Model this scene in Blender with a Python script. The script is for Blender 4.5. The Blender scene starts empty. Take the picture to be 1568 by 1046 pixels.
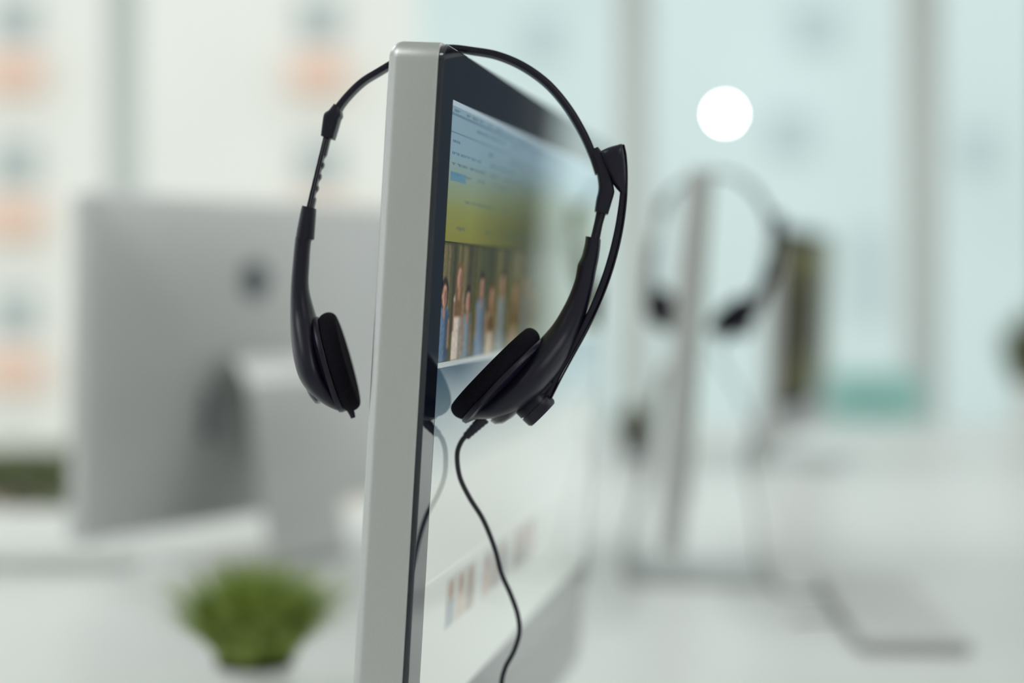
import bpy, math, random
import numpy as np
from mathutils import Vector, Matrix
random.seed(4); np.random.seed(4)
scene=bpy.context.scene
try:
    scene.view_settings.view_transform='Standard'
    scene.view_settings.look='None'
except Exception: pass

FPX=2613.3; EYE=1.13; DESK=0.74
# ------------------------------------------------------------ materials
def mat(name,col,rough=.5,metal=0,spec=.5,emit=None,es=0,noise=0,nscale=200,bump=0,bscale=400,ior=1.5,coat=0):
    m=bpy.data.materials.new(name); m.use_nodes=True
    nt=m.node_tree; b=nt.nodes['Principled BSDF']
    b.inputs['Base Color'].default_value=(*col,1); b.inputs['Roughness'].default_value=rough
    b.inputs['Metallic'].default_value=metal; b.inputs['IOR'].default_value=ior
    b.inputs['Specular IOR Level'].default_value=spec
    if coat: b.inputs['Coat Weight'].default_value=coat; b.inputs['Coat Roughness'].default_value=.02
    if emit: b.inputs['Emission Color'].default_value=(*emit,1); b.inputs['Emission Strength'].default_value=es
    if noise or bump:
        tc=nt.nodes.new('ShaderNodeTexCoord')
    if noise:
        n=nt.nodes.new('ShaderNodeTexNoise'); n.inputs['Scale'].default_value=nscale; n.inputs['Detail'].default_value=4
        r=nt.nodes.new('ShaderNodeMapRange'); r.inputs[3].default_value=1-noise; r.inputs[4].default_value=1+noise
        x=nt.nodes.new('ShaderNodeVectorMath'); x.operation='SCALE'; x.inputs[0].default_value=col
        nt.links.new(tc.outputs['Object'],n.inputs['Vector']); nt.links.new(n.outputs['Fac'],r.inputs[0])
        nt.links.new(r.outputs[0],x.inputs['Scale']); nt.links.new(x.outputs[0],b.inputs['Base Color'])
    if bump:
        n2=nt.nodes.new('ShaderNodeTexNoise'); n2.inputs['Scale'].default_value=bscale; n2.inputs['Detail'].default_value=3
        bp=nt.nodes.new('ShaderNodeBump'); bp.inputs['Strength'].default_value=bump; bp.inputs['Distance'].default_value=.001
        nt.links.new(tc.outputs['Object'],n2.inputs['Vector']); nt.links.new(n2.outputs['Fac'],bp.inputs['Height'])
        nt.links.new(bp.outputs[0],b.inputs['Normal'])
    return m
M_alu=mat('aluminium',(.56,.565,.56),.40,.7,noise=.05,nscale=700,bump=.05,bscale=1500)
M_glass=mat('black_bezel_glass',(.005,.008,.020),.03,0,.5,ior=1.5,coat=1)
M_plastic=mat('headset_plastic',(.0085,.0070,.019),.34,0,.32,bump=.06,bscale=2500)
M_gloss=mat('headset_gloss_trim',(.008,.007,.016),.2,0,.5)
M_foam=mat('ear_foam',(.008,.007,.012),.95,0,.12,noise=.5,nscale=1500,bump=1.0,bscale=1600)
M_cable=mat('cable_rubber',(.008,.007,.015),.45,0,.4)
M_desk=mat('desk_laminate',(.78,.80,.785),.35,noise=.02,nscale=3)
M_wall=mat('wall_paint',(.82,.83,.80),.8,noise=.02,nscale=2)
M_floor=mat('floor_vinyl',(.74,.75,.71),.4,noise=.04,nscale=2)
M_ceil=mat('ceiling_paint',(.85,.85,.83),.9,noise=.01,nscale=2)
M_frame=mat('window_frame_paint',(.76,.79,.78),.5,noise=.03,nscale=5)
M_reflpanel=mat('reflection_panel_dark',(.026,.040,.060),.5,noise=.1,nscale=3)
M_dark=mat('dark_grey_metal',(.10,.11,.12),.5,noise=.05,nscale=8)
M_emblem=mat('emblem_dark',(.10,.12,.13),.3)
M_facade=mat('facade_render',(.84,.835,.785),.9,noise=.06,nscale=.5)
M_facade2=mat('facade_pale_cladding',(.66,.765,.76),.7,noise=.12,nscale=.25)
M_orange=mat('balcony_orange',(.86,.58,.45),.8,noise=.1,nscale=2)
M_fwin=mat('facade_window',(.42,.48,.48),.3,noise=.1,nscale=2)
M_fwin2=mat('facade_window_pale',(.50,.59,.60),.3,noise=.1,nscale=2)
M_ground=mat('ground_paving',(.6,.62,.58),.9,noise=.05,nscale=.3)
M_white=mat('white_ceramic',(.80,.80,.78),.3,noise=.02,nscale=10)
M_key=mat('key_plastic',(.74,.75,.74),.5,noise=.03,nscale=20)
M_kbase=mat('keyboard_shell',(.55,.56,.56),.5,.2,noise=.03,nscale=20)
M_soil=mat('potting_soil',(.018,.020,.010),.95,noise=.4,nscale=300)
M_teal=mat('teal_lacquer',(.36,.66,.61),.4,noise=.05,nscale=4)
M_lamp=mat('lamp_glow',(1,1,1),.5,emit=(1,.99,.95),es=26)
M_panel=mat('ceiling_fill_glow',(1,1,1),.5,emit=(.98,1,1),es=5.0)

def leaf_mat(name,c1,c2,sc=30):
    m=bpy.data.materials.new(name); m.use_nodes=True; nt=m.node_tree; b=nt.nodes['Principled BSDF']
    tc=nt.nodes.new('ShaderNodeTexCoord'); n=nt.nodes.new('ShaderNodeTexNoise'); n.inputs['Scale'].default_value=sc
    r=nt.nodes.new('ShaderNodeValToRGB'); r.color_ramp.elements[0].position=.35; r.color_ramp.elements[1].position=.65
    r.color_ramp.elements[0].color=(*c1,1); r.color_ramp.elements[1].color=(*c2,1)
    nt.links.new(tc.outputs['Object'],n.inputs['Vector']); nt.links.new(n.outputs['Fac'],r.inputs[0]); nt.links.new(r.outputs[0],b.inputs['Base Color'])
    b.inputs['Roughness'].default_value=.6
    return m
M_grass=leaf_mat('grass_blades',(.15,.24,.02),(.48,.58,.15),60)
M_olive=leaf_mat('olive_leaves',(.07,.075,.02),(.17,.17,.06))
M_hedge=leaf_mat('hedge_leaves',(.16,.20,.08),(.30,.34,.17),10)

# ------------------------------------------------------------ helpers
def link(o,parent=None):
    scene.collection.objects.link(o)
    if parent: o.parent=parent
    return o
def empty(name,loc=(0,0,0),rz=0):
    e=bpy.data.objects.new(name,None); e.empty_display_size=.05; link(e); e.location=loc; e.rotation_euler=(0,0,rz); return e
def meshobj(name,verts,faces,mats,parent=None,smooth=False,fm=None,autos=None):
    me=bpy.data.meshes.new(name); me.from_pydata([tuple(v) for v in verts],[],faces); 
    for m in (mats if isinstance(mats,(list,tuple)) else [mats]): me.materials.append(m)
    if fm: me.polygons.foreach_set('material_index',fm)
    if smooth: me.polygons.foreach_set('use_smooth',[True]*len(me.polygons))
    me.update()
    if autos: 
        me.set_sharp_from_angle(angle=autos)
    return link(bpy.data.objects.new(name,me),parent)
class MB:
    def __init__(s): s.v=[];s.f=[];s.m=[]
    def box(s,x0,x1,y0,y1,z0,z1,mi=0):
        b=len(s.v); s.v+=[(x0,y0,z0),(x1,y0,z0),(x1,y1,z0),(x0,y1,z0),(x0,y0,z1),(x1,y0,z1),(x1,y1,z1),(x0,y1,z1)]
        for q in [(0,3,2,1),(4,5,6,7),(0,1,5,4),(1,2,6,5),(2,3,7,6),(3,0,4,7)]:
            s.f.append(tuple(b+i for i in q)); s.m.append(mi)
    def obj(s,name,mats,parent=None,bevel=0):
        o=meshobj(name,s.v,s.f,mats,parent,fm=s.m)
        if bevel:
            bv=o.modifiers.new('bevel','BEVEL'); bv.width=bevel; bv.segments=3; bv.limit_method='ANGLE'
        return o
def catmull(P,sub):
    P=[np.array(p,float) for p in P]; out=[]
    for i in range(len(P)-1):
        p0=P[i-1] if i>0 else 2*P[0]-P[1]; p1=P[i];p2=P[i+1]
        p3=P[i+2] if i+2<len(P) else 2*P[-1]-P[-2]
        for k in range(sub):
            t=k/sub
            out.append(.5*((2*p1)+(-p0+p2)*t+(2*p0-5*p1+4*p2-p3)*t*t+(-p0+3*p1-3*p2+p3)*t**3))
    out.append(P[-1]); return out

# ------------------------------------------------------------ layout axes
A=np.array([.1902,.9818]); N=np.array([.9818,-.1902])   # monitor width dir / screen normal
MON=np.array([-.0343,.87]); MZ=1.2559
HS0=MON+A*.058
RZ_M=math.atan2(.9818,.1902)
YH=math.radians(-1.5)                                     # headset yaw
HN=np.array([math.cos(YH),math.sin(YH)]); HA=np.array([-math.sin(YH),math.cos(YH)])
def H(x,y,w=0.0):
    """design-drawing (x,y) of the headset -> headset local metres (u, w, v)"""
    k=(x-784)/FPX
    Y=(HS0@HA+w)/(HA[1]+HA[0]*k); X=k*Y
    d=np.array([X,Y])-HS0
    return np.array([d@HN, w, (440-y)/FPX*Y-(MZ-EYE)])

# ------------------------------------------------------------ desktop monitors
def rrect(w,h,r,seg=8):
    pts=[]
    for cx,cz,a0 in [(w-r,-r,0),(r,-r,90),(r,-h+r,180),(w-r,-h+r,270)]:
        for i in range(seg+1):
            a=math.radians(a0+90*i/seg); pts.append((cx+r*math.cos(a),cz+r*math.sin(a)))
    return pts
W,HB=.65,.455
def slab_mesh(name,mats,layers,w,h,r,off=(0,0)):
    V=[];F=[];n=None
    for y,ins in layers:
        p=rrect(w-2*ins,h-2*ins,max(r-ins,.001)); n=len(p)
        V+=[(x+ins+off[0],y,z-ins+off[1]) for x,z in p]
    for L in range(len(layers)-1):
        for i in range(n):
            j=(i+1)%n; F.append((L*n+i,L*n+j,(L+1)*n+j,(L+1)*n+i))
    F.append(tuple(range(n-1,-1,-1))[::-1]); F.append(tuple((len(layers)-1)*n+i for i in range(n))[::-1])
    me=bpy.data.meshes.new(name); me.from_pydata(V,[],F)
    for m in mats: me.materials.append(m)
    me.polygons.foreach_set('use_smooth',[True]*len(me.polygons)); me.update()
    import bmesh
    bm=bmesh.new(); bm.from_mesh(me); bmesh.ops.recalc_face_normals(bm,faces=bm.faces[:]); bm.to_mesh(me); bm.free()
    me.set_sharp_from_angle(angle=math.radians(28))
    return me
body_me=slab_mesh('monitor_body',[M_alu],[(.003,.0006),(.0036,0),(.024,0),(.0262,.0006),(.0285,.0022),(.0300,.0048),(.0308,.009),(.034,.05),(.039,.12),(.041,.18)],W,HB,.010)
glass_me=slab_mesh('bezel_glass',[M_glass],[(.003,.0012),(.0008,.0008),(0,.0016)],W,.392,.010)

def blur(C,ku,kv):
    for ax,k in ((1,ku),(0,kv)):
        if k>0:
            pad=[(0,0)]*3; pad[ax]=(k,k); P=np.pad(C,pad,mode='edge'); acc=0
            for i in range(2*k+1):
                sl=[slice(None)]*3; sl[ax]=slice(i,i+C.shape[ax]); acc=acc+P[tuple(sl)]
            C=acc/(2*k+1)
    return C
def paint(kind):
    nu,nv=560,480
    dw,dh=.597,.336
    U,V=np.meshgrid((np.arange(nu)+.5)/nu*dw,(np.arange(nv)+.5)/nv*dh)   # V = down from display top
    C=np.zeros((nv,nu,3))
    def lerp(a,b,t): return a+(b-a)*t[...,None]
    if kind=='main':
        def rect(u0,u1,v0,v1,c,al=1.0):
            m=(U>=u0)&(U<u1)&(V>=v0)&(V<v1); C[m]=C[m]*(1-al)+np.array(c)*al
        p0,p1=.0755,.1385
        rng=np.random.RandomState(11)
        rect(0,.6,p0-.001,p1+.001,(.26,.27,.13))
        hair=[(.17,.12,.08),(.32,.23,.13),(.12,.10,.09),(.45,.34,.20)]
        # (centre u, top offset, body half-width, cloth, hair, long hair)
        people=[(.006,.020,.014,(.36,.46,.56),0,0),(.040,.011,.012,(.84,.79,.72),3,1),(.064,.024,.012,(.48,.54,.56),2,0),
                (.100,.016,.014,(.40,.50,.60),2,0),(.130,.022,.013,(.72,.66,.56),1,1),(.162,.014,.014,(.46,.53,.55),0,0),
                (.205,.020,.014,(.62,.54,.44),1,1),(.240,.014,.014,(.38,.44,.50),2,0),(.275,.022,.013,(.76,.70,.64),0,1)]
        for ph,(u0,u1) in enumerate([(-.01,.078),(.083,.185),(.190,.292),(.297,.40),(.405,.51)]):
            rect(u0,u1,p0,p1,[(.34,.32,.19),(.30,.31,.18),(.38,.38,.27)][ph%3])
            q=u0
            while q<u1-.012:
                wv=rng.uniform(.004,.010); rect(q,q+wv,p0,p1-rng.uniform(0,.03),[(.52,.47,.31),(.20,.20,.11),(.40,.37,.20),(.28,.31,.20)][rng.randint(4)],.65); q+=wv+rng.uniform(.002,.006)
            for cx,tp,hw,c,hi,lg in people:
                if not(u0<=cx<u1): continue
                c=np.array(c); hc=hair[hi]; top=p0+tp; inph=(U>u0)&(U<u1)&(V<p1)
                sh=np.clip((V-top-.012)/.006,0,1)**.5
                m=(np.abs(U-cx)<hw*sh)&(V>top+.012)&inph; C[m]=c
                m=(U>cx+hw*.25)&(U<cx+hw*sh)&(V>top+.015)&inph; C[m]=c*.70
                m=(np.abs(U-cx)>hw*.75)&(np.abs(U-cx)<hw)&(V>top+.020)&(V<top+.036)&inph; C[m]=(.60,.45,.36)
                m=(((U-cx)/.0082)**2+((V-top-.0065)/.0088)**2<1)&inph; C[m]=hc
                if lg: m=(np.abs(U-cx)<.0088)&(V>top+.005)&(V<top+.028)&inph; C[m]=hc
                m=(((U-cx)/.0056)**2+((V-top-.0080)/.0066)**2<1)&inph; C[m]=(.74,.57,.47)
                m=(((U-cx-.0025)/.0030)**2+((V-top-.0085)/.0050)**2<1)&inph; C[m]=(.56,.40,.33)
                m=(np.abs(U-cx)<.0028)&(V>top+.012)&(V<top+.019)&inph; C[m]=(.66,.49,.40)
        C[:]=blur(C,1,1)
        S=C.copy(); g=S.mean(-1,keepdims=True); S=g+(S-g)*.95
        S*=(1+.10*blur(rng.rand(nv,nu,1)-.5,1,1)*4)
        t=np.clip((V-.028)/.030,0,1)
        C[:]=lerp(np.array([.54,.66,.71]),np.array([.55,.58,.34]),t)
        t2=np.clip((V-.052)/.022,0,1); C=lerp(C,np.broadcast_to(np.array([.53,.53,.22]),C.shape),t2)
        t3=np.clip((U-.06)/.16,0,1)*np.clip((V-.015)/.05,0,1); C=lerp(C,np.broadcast_to(np.array([.26,.28,.11]),C.shape),t3*.85)
        rect(0,.6,0,.0026,(.72,.80,.84)); rect(0,.6,.0065,.0074,(.40,.50,.57),.8); rect(0,.6,.016,.0168,(.38,.48,.55),.8)
        rng=np.random.RandomState(2)
        for v in [.0040,.0105,.0205,.0265,.032,.0375,.051,.066]:
            u=.004
            while u<.36:
                L=rng.uniform(.006,.022)
                if rng.rand()<.55:
                    q=u
                    while q<u+L:
                        rect(q,q+.0026,v,v+rng.uniform(.0010,.0017),(.22,.32,.40),.55); q+=.0036
                u+=L+.004
        rect(.003,.040,.0370,.0420,(.34,.54,.66),.75)
        m=(V>=p0-.001)&(V<p1); C[m]=S[m]
        fade=np.clip((U-.18)/.18,0,1)*m; C=lerp(C,np.broadcast_to(np.array([.36,.38,.26]),C.shape),fade*.8)
        rect(0,.6,p1,p1+.003,(.74,.78,.77))
        m=V>=p1+.003; tt=np.clip((V-.144)/.06,0,1); D=lerp(np.array([.28,.38,.44]),np.array([.74,.77,.74]),tt); C[m]=D[m]
        rect(0,.6,.255,.2570,(.84,.85,.82),.6)
        rng=np.random.RandomState(5)
        for k in range(3): 
            u0=.05+.10*k
            rect(u0,u0+.08,.262,.290,[(.60,.60,.55),(.60,.63,.63),(.62,.61,.58)][k%3],.6)
            for q in range(3):
                cx=u0+.014+.026*q; m=(np.abs(U-cx)<.009)&(V>.275)&(V<.290); C[m]=[(.50,.54,.56),(.68,.62,.56),(.55,.52,.47)][(q+k)%3]
                m=((U-cx)/.006)**2+((V-.270)/.006)**2<1; C[m]=(.56,.46,.40)
        m=(V>.258)&(V<.294); B=blur(C,2,2); C[m]=B[m]
    else:
        C[:]=(.30,.29,.14)
        C[V<.05]=(.38,.38,.22)
        m=(U>.1)&(U<.4)&(V>.1)&(V<.25); C[m]=(.20,.18,.08)
    return nu,nv,dw,dh,np.clip(C,0,1)
def display_mesh(kind,strength,coat):
    nu,nv,dw,dh,C=paint(kind)
    gu=np.linspace(0,dw,nu+1)+.0265; gv=-.0275-np.linspace(0,dh,nv+1)
    GU,GV=np.meshgrid(gu,gv)
    V=np.stack([GU.ravel(),np.full(GU.size,-.00015),GV.ravel()],1)
    i=np.arange(nv)[:,None]*(nu+1)+np.arange(nu)[None,:]
    Fq=np.stack([i,i+(nu+1),i+(nu+2),i+1],-1).reshape(-1,4)
    me=bpy.data.meshes.new('display_'+kind)
    me.vertices.add(len(V)); me.vertices.foreach_set('co',V.ravel())
    me.loops.add(Fq.size); me.loops.foreach_set('vertex_index',Fq.ravel().astype(np.int32))
    me.polygons.add(len(Fq)); me.polygons.foreach_set('loop_start',np.arange(0,Fq.size,4,dtype=np.int32))
    me.update(calc_edges=True); me.validate()
    at=me.attributes.new('pix','FLOAT_COLOR','FACE')
    lin=np.power(C.reshape(-1,3),2.2); at.data.foreach_set('color',np.concatenate([lin,np.ones((len(lin),1))],1).ravel().astype(np.float32))
    m=bpy.data.materials.new('lcd_'+kind); m.use_nodes=True; nt=m.node_tree; b=nt.nodes['Principled BSDF']
    b.inputs['Base Color'].default_value=(.006,.009,.016,1); b.inputs['Roughness'].default_value=.03; b.inputs['IOR'].default_value=1.5
    b.inputs['Coat Weight'].default_value=coat; b.inputs['Coat Roughness'].default_value=.02
    a=nt.nodes.new('ShaderNodeAttribute'); a.attribute_name='pix'
    nt.links.new(a.outputs['Color'],b.inputs['Emission Color']); b.inputs['Emission Strength'].default_value=strength
    me.materials.append(m)
    return me
disp_main=display_mesh('main',1.0,1.0); disp_b=display_mesh('plain',.8,0)
def desktop_monitor(px,py,pz,rz,tilt,disp,name='desktop_monitor'):
    e=empty(name,(px,py,pz),rz)
    T=math.radians(tilt)
    for nm,me in [('body',body_me),('bezel_glass',glass_me),('display',disp)]:
        o=link(bpy.data.objects.new(nm,me),e); o.rotation_euler=(T,0,0)
    V=[];F=[]
    n=28
    for y in (.0365,.0425):
        for i in range(n):
            a=2*math.pi*i/n; V.append((.345+.026*math.cos(a),y,-.115+.028*math.sin(a)))
    for i in range(n): F.append((i,(i+1)%n,n+(i+1)%n,n+i))
    F.append(tuple(range(n,2*n)))
    o=meshobj('emblem',V,F,M_emblem,e); o.rotation_euler=(T,0,0)
    zf=DESK-pz
    b=MB(); b.box(.225,.425,-.085,.115,zf,zf+.007); b.obj('stand_foot',M_alu,e,.002)
    prof=[(.112,zf+.004),(.118,zf+.02),(.112,zf+.06),(.095,zf+.13),(.075,-.27),(.055,-.235),(.045,-.225)]
    prof=catmull([np.array(p) for p in prof],6)
    V=[];F=[]
    for i,p in enumerate(prof):
        q=prof[min(i+1,len(prof)-1)]-prof[max(i-1,0)]; q=q/np.linalg.norm(q); nn=np.array([-q[1],q[0]])*.004
        for s in (1,-1):
            c=p+nn*s
            V+=[(.245,c[0],c[1]),(.405,c[0],c[1])]
    for i in range(len(prof)-1):
        a=i*4;c=a+4
        F+=[(a,a+1,c+1,c),(a+3,a+2,c+2,c+3),(a+2,a,c,c+2),(a+1,a+3,c+3,c+1)]
    F+=[(0,2,3,1),(len(V)-4,len(V)-3,len(V)-1,len(V)-2)]
    meshobj('stand_neck',V,F,M_alu,e)
    b=MB(); b.box(.428,.446,.036,.044,-.335,-.265); o=b.obj('neck_shadow_block',M_dark,e,.002); o.rotation_euler=(T,0,0)  # dark block standing in for the shadow beside the stand neck
    return e
desktop_monitor(MON[0],MON[1],MZ,RZ_M,3.4,disp_main)
M2=np.array([.236,2.0]); A2=np.array([.122,.9925])
desktop_monitor(M2[0],M2[1],MZ+.012,math.atan2(A2[1],A2[0]),4.2,disp_b)
desktop_monitor(.555,3.5,MZ,math.atan2(.94,.34),2,disp_b)
dirL=np.array([.555,.832]); pL=np.array([-.565,2.2])+dirL*.65
desktop_monitor(pL[0],pL[1],MZ,math.atan2(-dirL[1],-dirL[0]),-2,disp_b)

# ------------------------------------------------------------ headset parts (local meshes)
parts=[]
def loft(name,pairs,mat_,ex=.75,sub=6,ns=24):
    rows=[]
    for p in pairs:
        w=p[5] if len(p)>5 else 0.
        rows.append(np.concatenate([H(p[0],p[1],w),H(p[2],p[3],w),[p[4]]]))
    rows=catmull(rows,sub) if sub>1 else rows
    V=[];F=[]
    for r in rows:
        L,R,t=r[:3],r[3:6],r[6]; C=(L+R)/2; D=(R-L)/2
        for i in range(ns):
            a=2*math.pi*i/ns; c,s=math.cos(a),math.sin(a)
            c2=math.copysign(abs(c)**ex,c); s2=math.copysign(abs(s)**ex,s)
            V.append(C+D*c2+np.array([0,t,0])*s2)
    nr=len(rows)
    for k in range(nr-1):
        for i in range(ns):
            j=(i+1)%ns; F.append((k*ns+i,k*ns+j,(k+1)*ns+j,(k+1)*ns+i))
    F.append(tuple(range(ns))); F.append(tuple((nr-1)*ns+i for i in range(ns))[::-1])
    finish(name,V,F,mat_,40)
def finish(name,V,F,mat_,ang):
    me=bpy.data.meshes.new(name); me.from_pydata([tuple(v) for v in V],[],F); me.materials.append(mat_)
    import bmesh
    bm=bmesh.new(); bm.from_mesh(me); bmesh.ops.recalc_face_normals(bm,faces=bm.faces[:]); bm.to_mesh(me); bm.free()
    me.polygons.foreach_set('use_smooth',[True]*len(me.polygons)); me.update(); me.set_sharp_from_angle(angle=math.radians(ang))
    parts.append((name,me))
def ribbon(name,cl,mat_,ex=.5,sub=6):
    pr=[]
    for i,p in enumerate(cl):
        a=np.array(cl[max(i-1,0)][:2],float); b=np.array(cl[min(i+1,len(cl)-1)][:2],float)
        d=(b-a)/np.linalg.norm(b-a); n=np.array([-d[1],d[0]])*p[2]/2
        c=np.array(p[:2],float)
        pr.append((*(c-n),*(c+n),p[3],p[4] if len(p)>4 else 0.))
    loft(name,pr,mat_,ex,sub)
def disc(name,c,axis,prof,mat_,n=56,sy=1.0,yaw=0.0):
    ax=np.array([axis[0],0,axis[1]]); ax/=np.linalg.norm(ax)
    e1=np.array([-ax[2],0,ax[0]]); e2=np.array([0,1,0])
    ax2=ax*math.cos(yaw)+e2*math.sin(yaw); e22=e2*math.cos(yaw)-ax*math.sin(yaw)
    V=[];F=[]
    for h,r in prof:
        for i in range(n):
            a=2*math.pi*i/n; V.append(c+ax2*h+e1*r*math.cos(a)+e22*(r*math.sin(a)*sy))
    m=len(prof)
    for k in range(m-1):
        for i in range(n):
            j=(i+1)%n; F.append((k*n+i,k*n+j,(k+1)*n+j,(k+1)*n+i))
    F.append(tuple(range(n))); F.append(tuple((m-1)*n+i for i in range(n))[::-1])
    finish(name,V,F,mat_,45)

hd=.0068
ribbon('headband',[(509,184,13,hd),(521,163,11,hd),(536,145,10,hd),(556,126,10,hd),(580,111,10,hd),(612,93,10,hd),(650,80,10,hd),(690,75,10,hd),(725,79,10,hd),(762,86,10.5,hd),(801,103,11,hd),(838,130,11,hd),(868,165,11,hd),(891,203,11,hd),(907,238,11,hd),(917,266,12,hd)],M_plastic,.45,8)
for s,nm in ((-.0058,'band_rail_front'),(.0058,'band_rail_back')):
    ribbon(nm,[(x,y,3.2,.0009,s) for x,y in [(508,176),(518,158),(533,140),(553,121.5),(578,106.5),(611,88.5),(649,75.5),(690,70.5),(726,74),(764,81),(804,98),(842,125.5),(872.5,161),(896,200),(911.5,235),(921,262)]],M_gloss,.8,8)
loft('yoke_left',[(513,160,523,168,.0068),(505,170,524,178,.0078),(498,176,521,184,.0082),(495,192,517,198,.0082),(493,209,512,214,.0080)],M_plastic,.4,5)
sl=[]
n=26
for i in range(n+1):
    t=i/n; cx=502+(474-502)*t; cy=206+(322-206)*t
    notch=1.9 if (i%4<2 and .25<t<.85) else 0
    sl.append((cx-4.6,cy-1,cx+5.4-notch*1.5,cy+1,.0045))
loft('slider_left',sl,M_plastic,.4,1)
loft('slider_rib_left',[(497,212,502,213,.0015,-.005),(486,262,490,263,.0015,-.005),(473,318,477,319,.0015,-.005)],M_gloss,.6,4)
loft('arm_left',[(463,315,484,320,.0068),(460.5,325,483.5,329,.0070),(455,352,481.5,358,.0070),(453.5,362,480.5,367,.0070),(452.5,366,476,371,.0070),(449,400,473.5,402,.0072),(446,440,472.5,440,.0080),(445.5,480,481,476,.0115),(447.5,515,491,505,.0180),(453,550,502,538,.0240),(462,578,511,568,.0265),(477,600,520,592,.0235),(497,617,529,610,.0170),(513,626,534,622,.0105),(524,630,535,628,.0040)],M_plastic,.85,7,36)
loft('yoke_right',[(902,232,916,226,.0068),(908,246,926,240,.0078),(913,262,934,262,.0082),(916,280,940,290,.0085),(916,292,940,298,.0085),(913,306,936,312,.0084),(910.5,324,931,329,.0082)],M_plastic,.4,5)
loft('slider_right',[(914,320,929,324,.0050),(910,340,923,344,.0050),(904,366,918,369,.0050)],M_plastic,.4,4)
loft('slider_rib_right',[(920,326,923,327,.0012,-.0055),(916,342,918.5,343,.0012,-.0055),(910,364,913,365,.0012,-.0055)],M_gloss,.6,4)
loft('arm_right',[(897,362,920,367,.0068),(895.5,374,919,380,.0070),(891,392,916.5,398,.0070),(885,404,914,410,.0072),(883.5,410,912.5,418,.0072),(879,432,908,442,.0075),(867,462,899,476,.0090),(848,495,885,516,.0125),(826,521,868,552,.0190),(803,547,846,583,.0250),(777,574,820,611,.0275),(750,598,790,630,.0255),(728,617,763,639,.0205),(712,631,738,641,.0130),(703,640,716,643,.0045)],M_plastic,.85,7,36)
def foam_prof(r,t):
    P=[(0,r*.93)]
    for i in range(0,13):
        a=math.pi*i/12
        P.append((t*.5-t*.5*math.cos(a), r-.0036+.0036*math.sin(a)))
    P+=[(t*1.02,r*.72),(t*.95,r*.55),(t*.88,r*.3),(t*.86,.001)]
    return P
pxm=.927/FPX
def v2(p,q): return np.array([q[0]-p[0],-(q[1]-p[1])],float)
a,b=(829,512),(701,643); L=v2(a,b); Ln=np.linalg.norm(L)
axR=np.array([L[1],-L[0]])/Ln; axR=axR if axR[0]<0 else -axR
cR=(H(*a)+H(*b))/2; rR=Ln*pxm/2
disc('foam_cushion_right',cR-np.array([axR[0],0,axR[1]])*.0020,axR,foam_prof(rR*.985,.0100),M_foam,yaw=math.radians(3))
disc('cup_lip_right',cR-np.array([axR[0],0,axR[1]])*.0045,axR,[(-.002,rR*.80),(0,rR*.95),(.0018,rR*.965),(.0028,rR*.95),(.0028,rR*.5)],M_plastic,yaw=math.radians(3))
a,b=(491,480),(534,632); L=v2(a,b); Ln=np.linalg.norm(L)
axL=np.array([L[1],-L[0]])/Ln; axL=axL if axL[0]>0 else -axL
cL=(H(*a)+H(*b))/2; rL=Ln*pxm/2
yl=math.radians(3)
disc('foam_cushion_left',cL-np.array([axL[0],0,axL[1]])*.0020,axL,foam_prof(rL*.99,.0095),M_foam,yaw=yl)
disc('cup_lip_left',cL-np.array([axL[0],0,axL[1]])*.0045,axL,[(-.002,rL*.80),(0,rL*.95),(.0018,rL*.965),(.0028,rL*.95),(.0028,rL*.5)],M_plastic,yaw=yl)
disc('cup_cap_left',H(471,568)+np.array([.0015,0,0]),-axL,[(0,.0185),(.0015,.0180),(.0030,.0150),(.0036,.010),(.0038,.001)],M_gloss)
disc('cup_cap_right',H(790,604),-axR,[(0,.0200),(.003,.0196),(.0058,.0165),(.0072,.011),(.0076,.001)],M_gloss)
bw=-.004
loft('boom_pivot_arm',[(838,575,848,592,.004,bw),(822,590,836,604,.006,bw),(808,600,826,618,.009,bw)],M_plastic,.8,5)
disc('boom_pivot',H(806,609,bw),np.array([.62,-.62]),[(0,.0088),(.001,.0098),(.006,.0100),(.0062,.0090),(.0068,.0090),(.0070,.0100),(.0115,.0098),(.0128,.0088),(.0130,.001)],M_plastic,n=40)
ribbon('mic_boom',[(822,627,13,.0035,bw),(839,605,13,.0034,bw),(853,575,12,.0032,bw),(872,541,11.5,.0032,bw),(895,499,11.5,.0032,bw),(917,452,12,.0032,bw),(934,404,12,.0032,bw),(946,356,12,.0032,bw),(953,310,11,.0032,bw),(955.5,270,9,.0032,bw),(955,240,6,.0034,bw),(953.5,222,3,.0034,bw)],M_plastic,.55,7)
ribbon('mic_boom_edge',[(843,612,3,.0012,bw-.003),(859,580,3,.0012,bw-.003),(878,545,3,.0012,bw-.003),(901,503,3,.0012,bw-.003),(923,455,3,.0012,bw-.003),(940,406,3,.0012,bw-.003),(952,357,3,.0012,bw-.003),(958.5,311,3,.0012,bw-.003),(960,270,3,.0012,bw-.003),(958.5,240,3,.0012,bw-.003),(955.5,222,2,.0010,bw-.003)],M_gloss,.8,7)
loft('microphone_head',[(918,235,921,231,.004,bw),(922,246,932,226,.0062,bw),(929,263,944,222.5,.0072,bw),(938,281,953,221.5,.0070,bw),(948,294,957,236,.0060,bw),(957,302,960,262,.0040,bw)],M_plastic,.7,6)
rel=[]
for i in range(13):
    t=i/12; cx=742+(713-742)*t; cy=640+(669-640)*t; w=18-7*t+(1.6 if i%2 else 0)
    rel.append((cx,cy,w,.0028-.0012*t,.004+.008*t))
ribbon('strain_relief_right',rel,M_plastic,.9,2)
ribbon('strain_relief_left',[(533,622,12,.0022),(538,631,10,.0018),(541,640,7,.0013)],M_plastic,.9,4)
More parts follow.
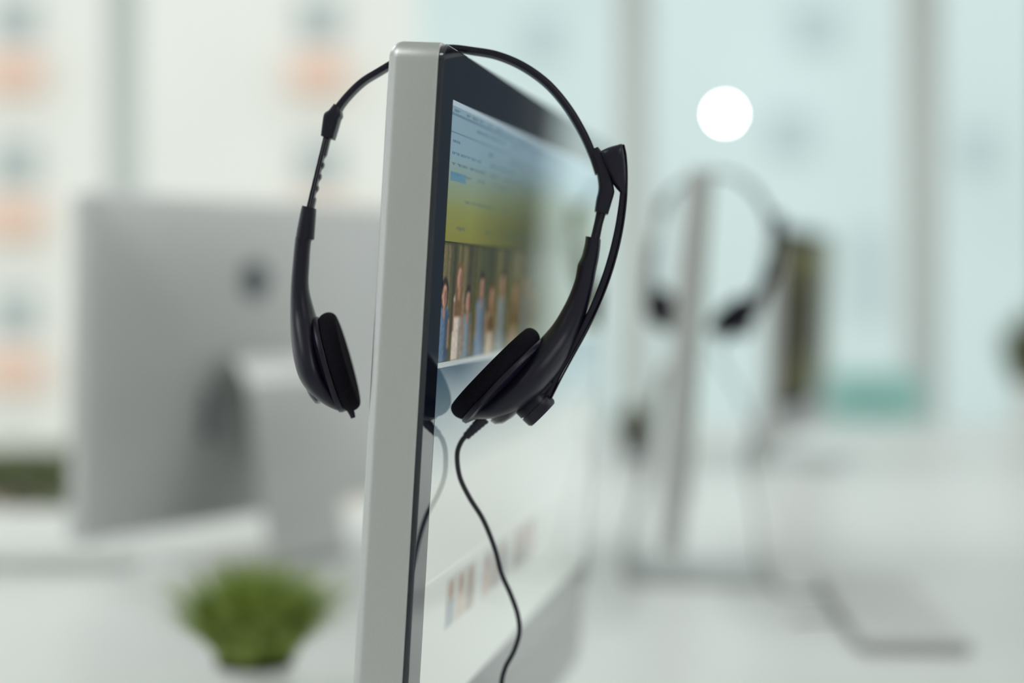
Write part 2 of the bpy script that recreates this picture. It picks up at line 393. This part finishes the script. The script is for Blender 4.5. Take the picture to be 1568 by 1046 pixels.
def cable_curve(zdesk):
    cu=bpy.data.curves.new('cable','CURVE'); cu.dimensions='3D'; cu.bevel_depth=.00140; cu.bevel_resolution=5; cu.use_fill_caps=True
    pts=[H(716,665,.012),H(706,677,.013),(H(700,697,.014)),H(704,730,.019),H(719,762,.025),H(740,796,.031),H(757,838,.038),H(768,878,.043),H(782,910,.047),H(793,942,.050),H(795,970,.051),H(787,997,.051),H(774,1022,.050),H(768,1048,.050),H(772,1085,.050),H(784,1130,.050)]
    e=pts[-1]
    pts+=[np.array([e[0]+.006,e[1]+.004,zdesk+.10]),np.array([e[0]+.012,e[1]+.01,zdesk+.035]),np.array([e[0]+.03,e[1]+.03,zdesk+.0045]),np.array([e[0]+.07,e[1]+.06,zdesk+.0016]),np.array([e[0]+.13,e[1]+.04,zdesk+.0016]),np.array([e[0]+.16,e[1]-.04,zdesk+.0016]),np.array([e[0]+.10,e[1]-.12,zdesk+.0016])]
    pts=catmull(pts,6)
    sp=cu.splines.new('POLY'); sp.points.add(len(pts)-1)
    for i,p in enumerate(pts): sp.points[i].co=(*p,1)
    cu.materials.append(M_cable)
    return cu
def headset(wx,wy,wz,rz,name='headset'):
    e=empty(name,(wx,wy,wz),rz)
    for nm,me in parts: link(bpy.data.objects.new(nm,me),e)
    link(bpy.data.objects.new('cable',cable_curve(DESK-wz)),e)
    return e
headset(HS0[0],HS0[1],MZ,YH)
h2=M2+A2*.11+np.array([.006,0])
headset(h2[0],h2[1],MZ+.012,math.radians(-30))

# ------------------------------------------------------------ desks
def desk(name,poly,legs):
    e=empty(name,(0,0,0))
    n=len(poly); V=[(x,y,DESK-.03) for x,y in poly]+[(x,y,DESK) for x,y in poly]
    F=[tuple(range(n))[::-1],tuple(range(n,2*n))]+[(i,(i+1)%n,n+(i+1)%n,n+i) for i in range(n)]
    o=meshobj('top',V,F,M_desk,e); bv=o.modifiers.new('b','BEVEL'); bv.width=.003; bv.segments=2
    b=MB()
    for x,y in legs: b.box(x-.025,x+.025,y-.025,y+.025,0,DESK-.03)
    b.obj('legs',M_frame,e,.003)
desk('office_desk',[(-1.7,.45),(1.5,.45),(1.5,2.32),(-1.7,2.32)],[(-1.6,.55),(1.4,.55),(-1.6,2.2),(1.4,2.2)])
desk('office_desk',[(-.52,2.33),(1.9,2.33),(1.9,4.9),(-.25,4.9),(-.25,3.0),(-1.9,3.0),(-1.9,2.47),(-.52,2.47)],[(-1.8,2.6),(1.8,2.45),(-1.8,2.9),(1.8,4.75),(-.1,4.75)])

# ------------------------------------------------------------ keyboard
kb=empty('keyboard',(.445,2.03,DESK),math.radians(-4))
b=MB(); b.box(-.060,.060,-.215,.215,.003,.012); b.obj('base',M_kbase,kb,.004)
b=MB()
for r in range(6):
    y=-.208
    while y<.20:
        L=.0165 if not (r==5 and -.06<y<.03) else .09
        b.box(-.054+r*.0182,-.054+r*.0182+.0155,y,y+L,.012,.0155); y+=L+.0028
b.obj('keys',M_key,kb)
b=MB(); b.box(.055,.058,-.2,.2,0,.004); b.box(-.058,-.055,-.2,.2,0,.004); b.obj('feet',M_dark,kb)

# ------------------------------------------------------------ plants
def pot(e,r0,r1,h,m,inner=0):
    n=36
    if inner: prof=[(r0,0),(r0*1.02,.002),(r1,h),(r1*.95,h),(r1*.93,h*.98),(r1*.93,h+inner),(r1*.85,h+inner),(.001,h+inner-.004)]
    else: prof=[(r0,0),(r0*1.02,.002),(r1,h),(r1*.93,h),(r1*.9,h*.86),(.001,h*.86)]
    V=[];F=[];fm=[]
    for r,z in prof:
        for i in range(n): a=2*math.pi*i/n; V.append((r*math.cos(a),r*math.sin(a),z))
    for k in range(len(prof)-1):
        for i in range(n):
            j=(i+1)%n; F.append((k*n+i,k*n+j,(k+1)*n+j,(k+1)*n+i)); fm.append(1 if k>=4 else 0)
    F.append(tuple(range(n))[::-1]); fm.append(0)
    meshobj('pot',V,F,[m,M_soil],e,smooth=True,fm=fm,autos=math.radians(40))
def blades(e,n,r,z0,h,spread,w,m,droop=.3):
    V=[];F=[]
    for _ in range(n):
        a=random.uniform(0,2*math.pi); rr=r*math.sqrt(random.random()); x,y=rr*math.cos(a),rr*math.sin(a)
        a2=a+random.uniform(-.6,.6); hh=h*random.uniform(.5,1.1)*(1-.15*rr/r); sp=spread*(.1+rr/r)*random.uniform(.4,1.15)
        px,py=-math.sin(a2)*w/2,math.cos(a2)*w/2; s0=len(V)
        tw=random.uniform(-1,1)
        for k in range(5):
            t=k/4; q=sp*t**1.4; zz=z0+hh*(t-droop*t*t*rr/r); ww=(1-t)**.7
            cx,cy=x+math.cos(a2)*q,y+math.sin(a2)*q
            ca,sa=math.cos(tw),math.sin(tw); ux,uy=px*ca-py*sa,px*sa+py*ca
            V+=[(cx-ux*ww,cy-uy*ww,zz),(cx+ux*ww,cy+uy*ww,zz)]
        for k in range(4): F.append((s0+2*k,s0+2*k+1,s0+2*k+3,s0+2*k+2))
    meshobj('foliage',V,F,m,e)
g=empty('potted_grass',((390-784)/FPX*1.56,1.56,DESK))
pot(g,.032,.037,.046,M_white,.020); blades(g,1400,.033,.050,.106,.070,.0034,M_grass,.2)
g=empty('potted_plant',((972-784)/FPX*3.95,3.95,DESK))
pot(g,.03,.038,.05,M_dark); blades(g,400,.034,.045,.085,.03,.010,M_olive)
g=empty('potted_shrub',(1.47,4.75,DESK))
pot(g,.06,.075,.12,M_white); blades(g,500,.065,.1,.30,.07,.014,M_olive)
def leafy(e,x0,x1,y0,y1,z0,z1,n,s,m):
    V=[];F=[]
    for _ in range(n):
        c=np.array([random.uniform(x0,x1),random.uniform(y0,y1),z0+(z1-z0)*random.random()**.7])
        d=np.random.normal(size=3); d/=np.linalg.norm(d); q=np.cross(d,[.3,.2,.9]); q/=np.linalg.norm(q)
        k=s*random.uniform(.6,1.2); i=len(V); V+=[c-d*k,c+q*k*.4,c+d*k,c-q*k*.4]; F.append((i,i+1,i+2,i+3))
    meshobj('leaves',V,F,m,e)
g=empty('planter_box',(-1.75,5.15,0))
b=MB(); b.box(-.5,.5,-.15,.15,0,.42); b.obj('trough',M_dark,g,.01); leafy(g,-.48,.44,-.14,.14,.42,.63,1600,.04,M_hedge)

g=empty('storage_cabinet',(1.12,5.45,0))
b=MB(); b.box(-.14,.14,-.2,.2,.05,.86); b.obj('carcass',M_teal,g,.006)
b=MB(); b.box(-.135,-.003,-.215,-.2,.07,.84); b.box(.003,.135,-.215,-.2,.07,.84); b.obj('doors',M_teal,g,.004)
b=MB(); b.box(-.02,-.012,-.235,-.215,.45,.6); b.box(.012,.02,-.235,-.215,.45,.6); b.obj('handles',M_alu,g)
b=MB(); b.box(-.13,.13,-.19,.19,0,.05); b.obj('plinth',M_dark,g)

g=empty('pendant_lamp',((1110-784)/FPX*5,5.0,EYE+(440-175)/FPX*5))
def sphere(r,cz,n=20,mm=12):
    V=[];F=[]
    for i in range(mm+1):
        t=math.pi*i/mm
        for j in range(n): a=2*math.pi*j/n; V.append((r*math.sin(t)*math.cos(a),r*math.sin(t)*math.sin(a),cz+r*math.cos(t)))
    for i in range(mm):
        for j in range(n): k=(j+1)%n; F.append((i*n+j,(i+1)*n+j,(i+1)*n+k,i*n+k))
    return V,F
V,F=sphere(.022,0); meshobj('bulb',V,F,M_lamp,g,smooth=True)
zc=2.9-g.location.z
b=MB(); b.box(-.0015,.0015,-.0015,.0015,.03,zc-.02); b.obj('cord',M_white,g)
b=MB(); b.box(-.010,.010,-.010,.010,.019,.05); b.box(-.04,.04,-.04,.04,zc-.02,zc); b.obj('socket',M_white,g,.004)

# ------------------------------------------------------------ room shell
b=MB(); b.box(-4.5,6.5,-3,6.1,-.1,0); b.obj('floor',M_floor)
b=MB(); b.box(-4.5,6.5,-3,6.1,2.9,3.0); b.obj('ceiling',M_ceil)
b=MB(); b.box(-4.6,6.6,-3.1,-3,0,2.9); b.obj('wall_back',M_wall)
b=MB(); b.box(-4.6,-4.5,-3,6.1,0,.5); b.box(-4.6,-4.5,-3,6.1,2.6,2.9); b.box(-4.6,-4.5,-3,-1.5,.5,2.6);b.box(-4.6,-4.5,1.5,2.3,.5,2.6); b.obj('wall_left',M_wall)
b=MB(); b.box(6.5,6.6,-3,6.1,0,.4); b.box(6.5,6.6,-3,6.1,2.6,2.9); b.box(6.5,6.6,-3,-1.5,.4,2.6);b.box(6.5,6.6,1.7,2.2,.4,2.6); b.obj('wall_right',M_wall)
b=MB(); b.box(-4.5,6.5,6.0,6.1,2.55,2.9); b.box(-4.5,6.5,6.0,6.1,0,.06); b.obj('wall_front',M_wall)
b=MB(); b.box(1.84,3.3,5.62,5.96,0,2.9,0); b.obj('added_reflection_panel',[M_reflpanel])  # unseen dark panel, added out of frame to darken the screen's reflection
cols=[(-4.4,.12),(-3.2,.1),(-1.37,.10),(.43,.12),(1.44,.125),(2.7,.1),(4.0,.1),(5.3,.1),(6.4,.12)]
for i in range(len(cols)-1):
    (x0,w0),(x1,w1)=cols[i],cols[i+1]
    b=MB(); b.box(x0-w0/2,x0+w0/2,5.97,6.08,.06,2.55)
    b.box(x0,x1,6.0,6.05,.06,.12); b.box(x0,x1,6.0,6.05,2.49,2.55)
    if x1<0: b.box(x0,x1,5.98,6.05,.50,.56,1)
    b.obj('window_%d'%(i+1),[M_frame,M_dark])
for i,(x,y) in enumerate([(-1.8,0.2),(1.8,-.6),(-1.8,3.2),(1.9,3.2),(4.6,1.5)]):  # unseen glowing panels, added to brighten the desk and interior
    g=empty('added_ceiling_fill',(x,y,2.9))
    b=MB(); b.box(-.62,.62,-.62,.62,-.03,0); b.obj('housing',M_white,g)
    b=MB(); b.box(-.58,.58,-.58,.58,-.036,-.031); b.obj('diffuser',M_panel,g)

# ------------------------------------------------------------ exterior
def fx(px): return (px-784)/FPX*34
def fz(py): return EYE+(440-py)/FPX*34
b=MB(); b.box(-26,fx(640),34,36,-6,16,0)
for cx in (-440,25,490):
    for cy in (-200,30,250,480,710):
        x,z=fx(cx),fz(cy); b.box(x-.40,x+.40,33.9,34,z-.45,z+.40,1)
        z=fz(cy+82); b.box(x-.50,x+.50,33.3,34,z-.34,z+.25,2)
b.obj('apartment_building',[M_facade,M_fwin,M_orange])
b=MB(); b.box(fx(640),40,34,36,-6,16,0)
for cx,cy,w,h in [(1250,40,.4,.4),(1210,205,.4,.4),(1500,230,.3,.4),(830,60,.3,.4),(1330,420,.2,.9),(860,300,.3,.5),(1700,100,.6,.6),(1900,250,.6,.6),(2100,60,.6,.6)]:
    x,z=fx(cx),fz(cy); b.box(x-w,x+w,33.9,34,z-h,z+h,1)
b.obj('office_building',[M_facade2,M_fwin2])
b=MB(); b.box(-60,60,6.4,60,-4.1,-4); b.obj('ground',M_ground)

# ------------------------------------------------------------ world / camera
w=bpy.data.worlds.new('World'); scene.world=w; w.use_nodes=True
bg=w.node_tree.nodes['Background']; bg.inputs[0].default_value=(.93,.985,.985,1); bg.inputs[1].default_value=1.2
cam=bpy.data.cameras.new('Camera'); co=bpy.data.objects.new('Camera',cam); link(co)
cam.lens=60; cam.sensor_width=36; cam.shift_y=-83/1568
co.location=(0,0,EYE); co.rotation_euler=(math.radians(90),0,0)
cam.clip_start=.05; cam.clip_end=200
cam.dof.use_dof=True; cam.dof.focus_distance=.900; cam.dof.aperture_fstop=2.1; cam.dof.aperture_blades=0
scene.camera=co
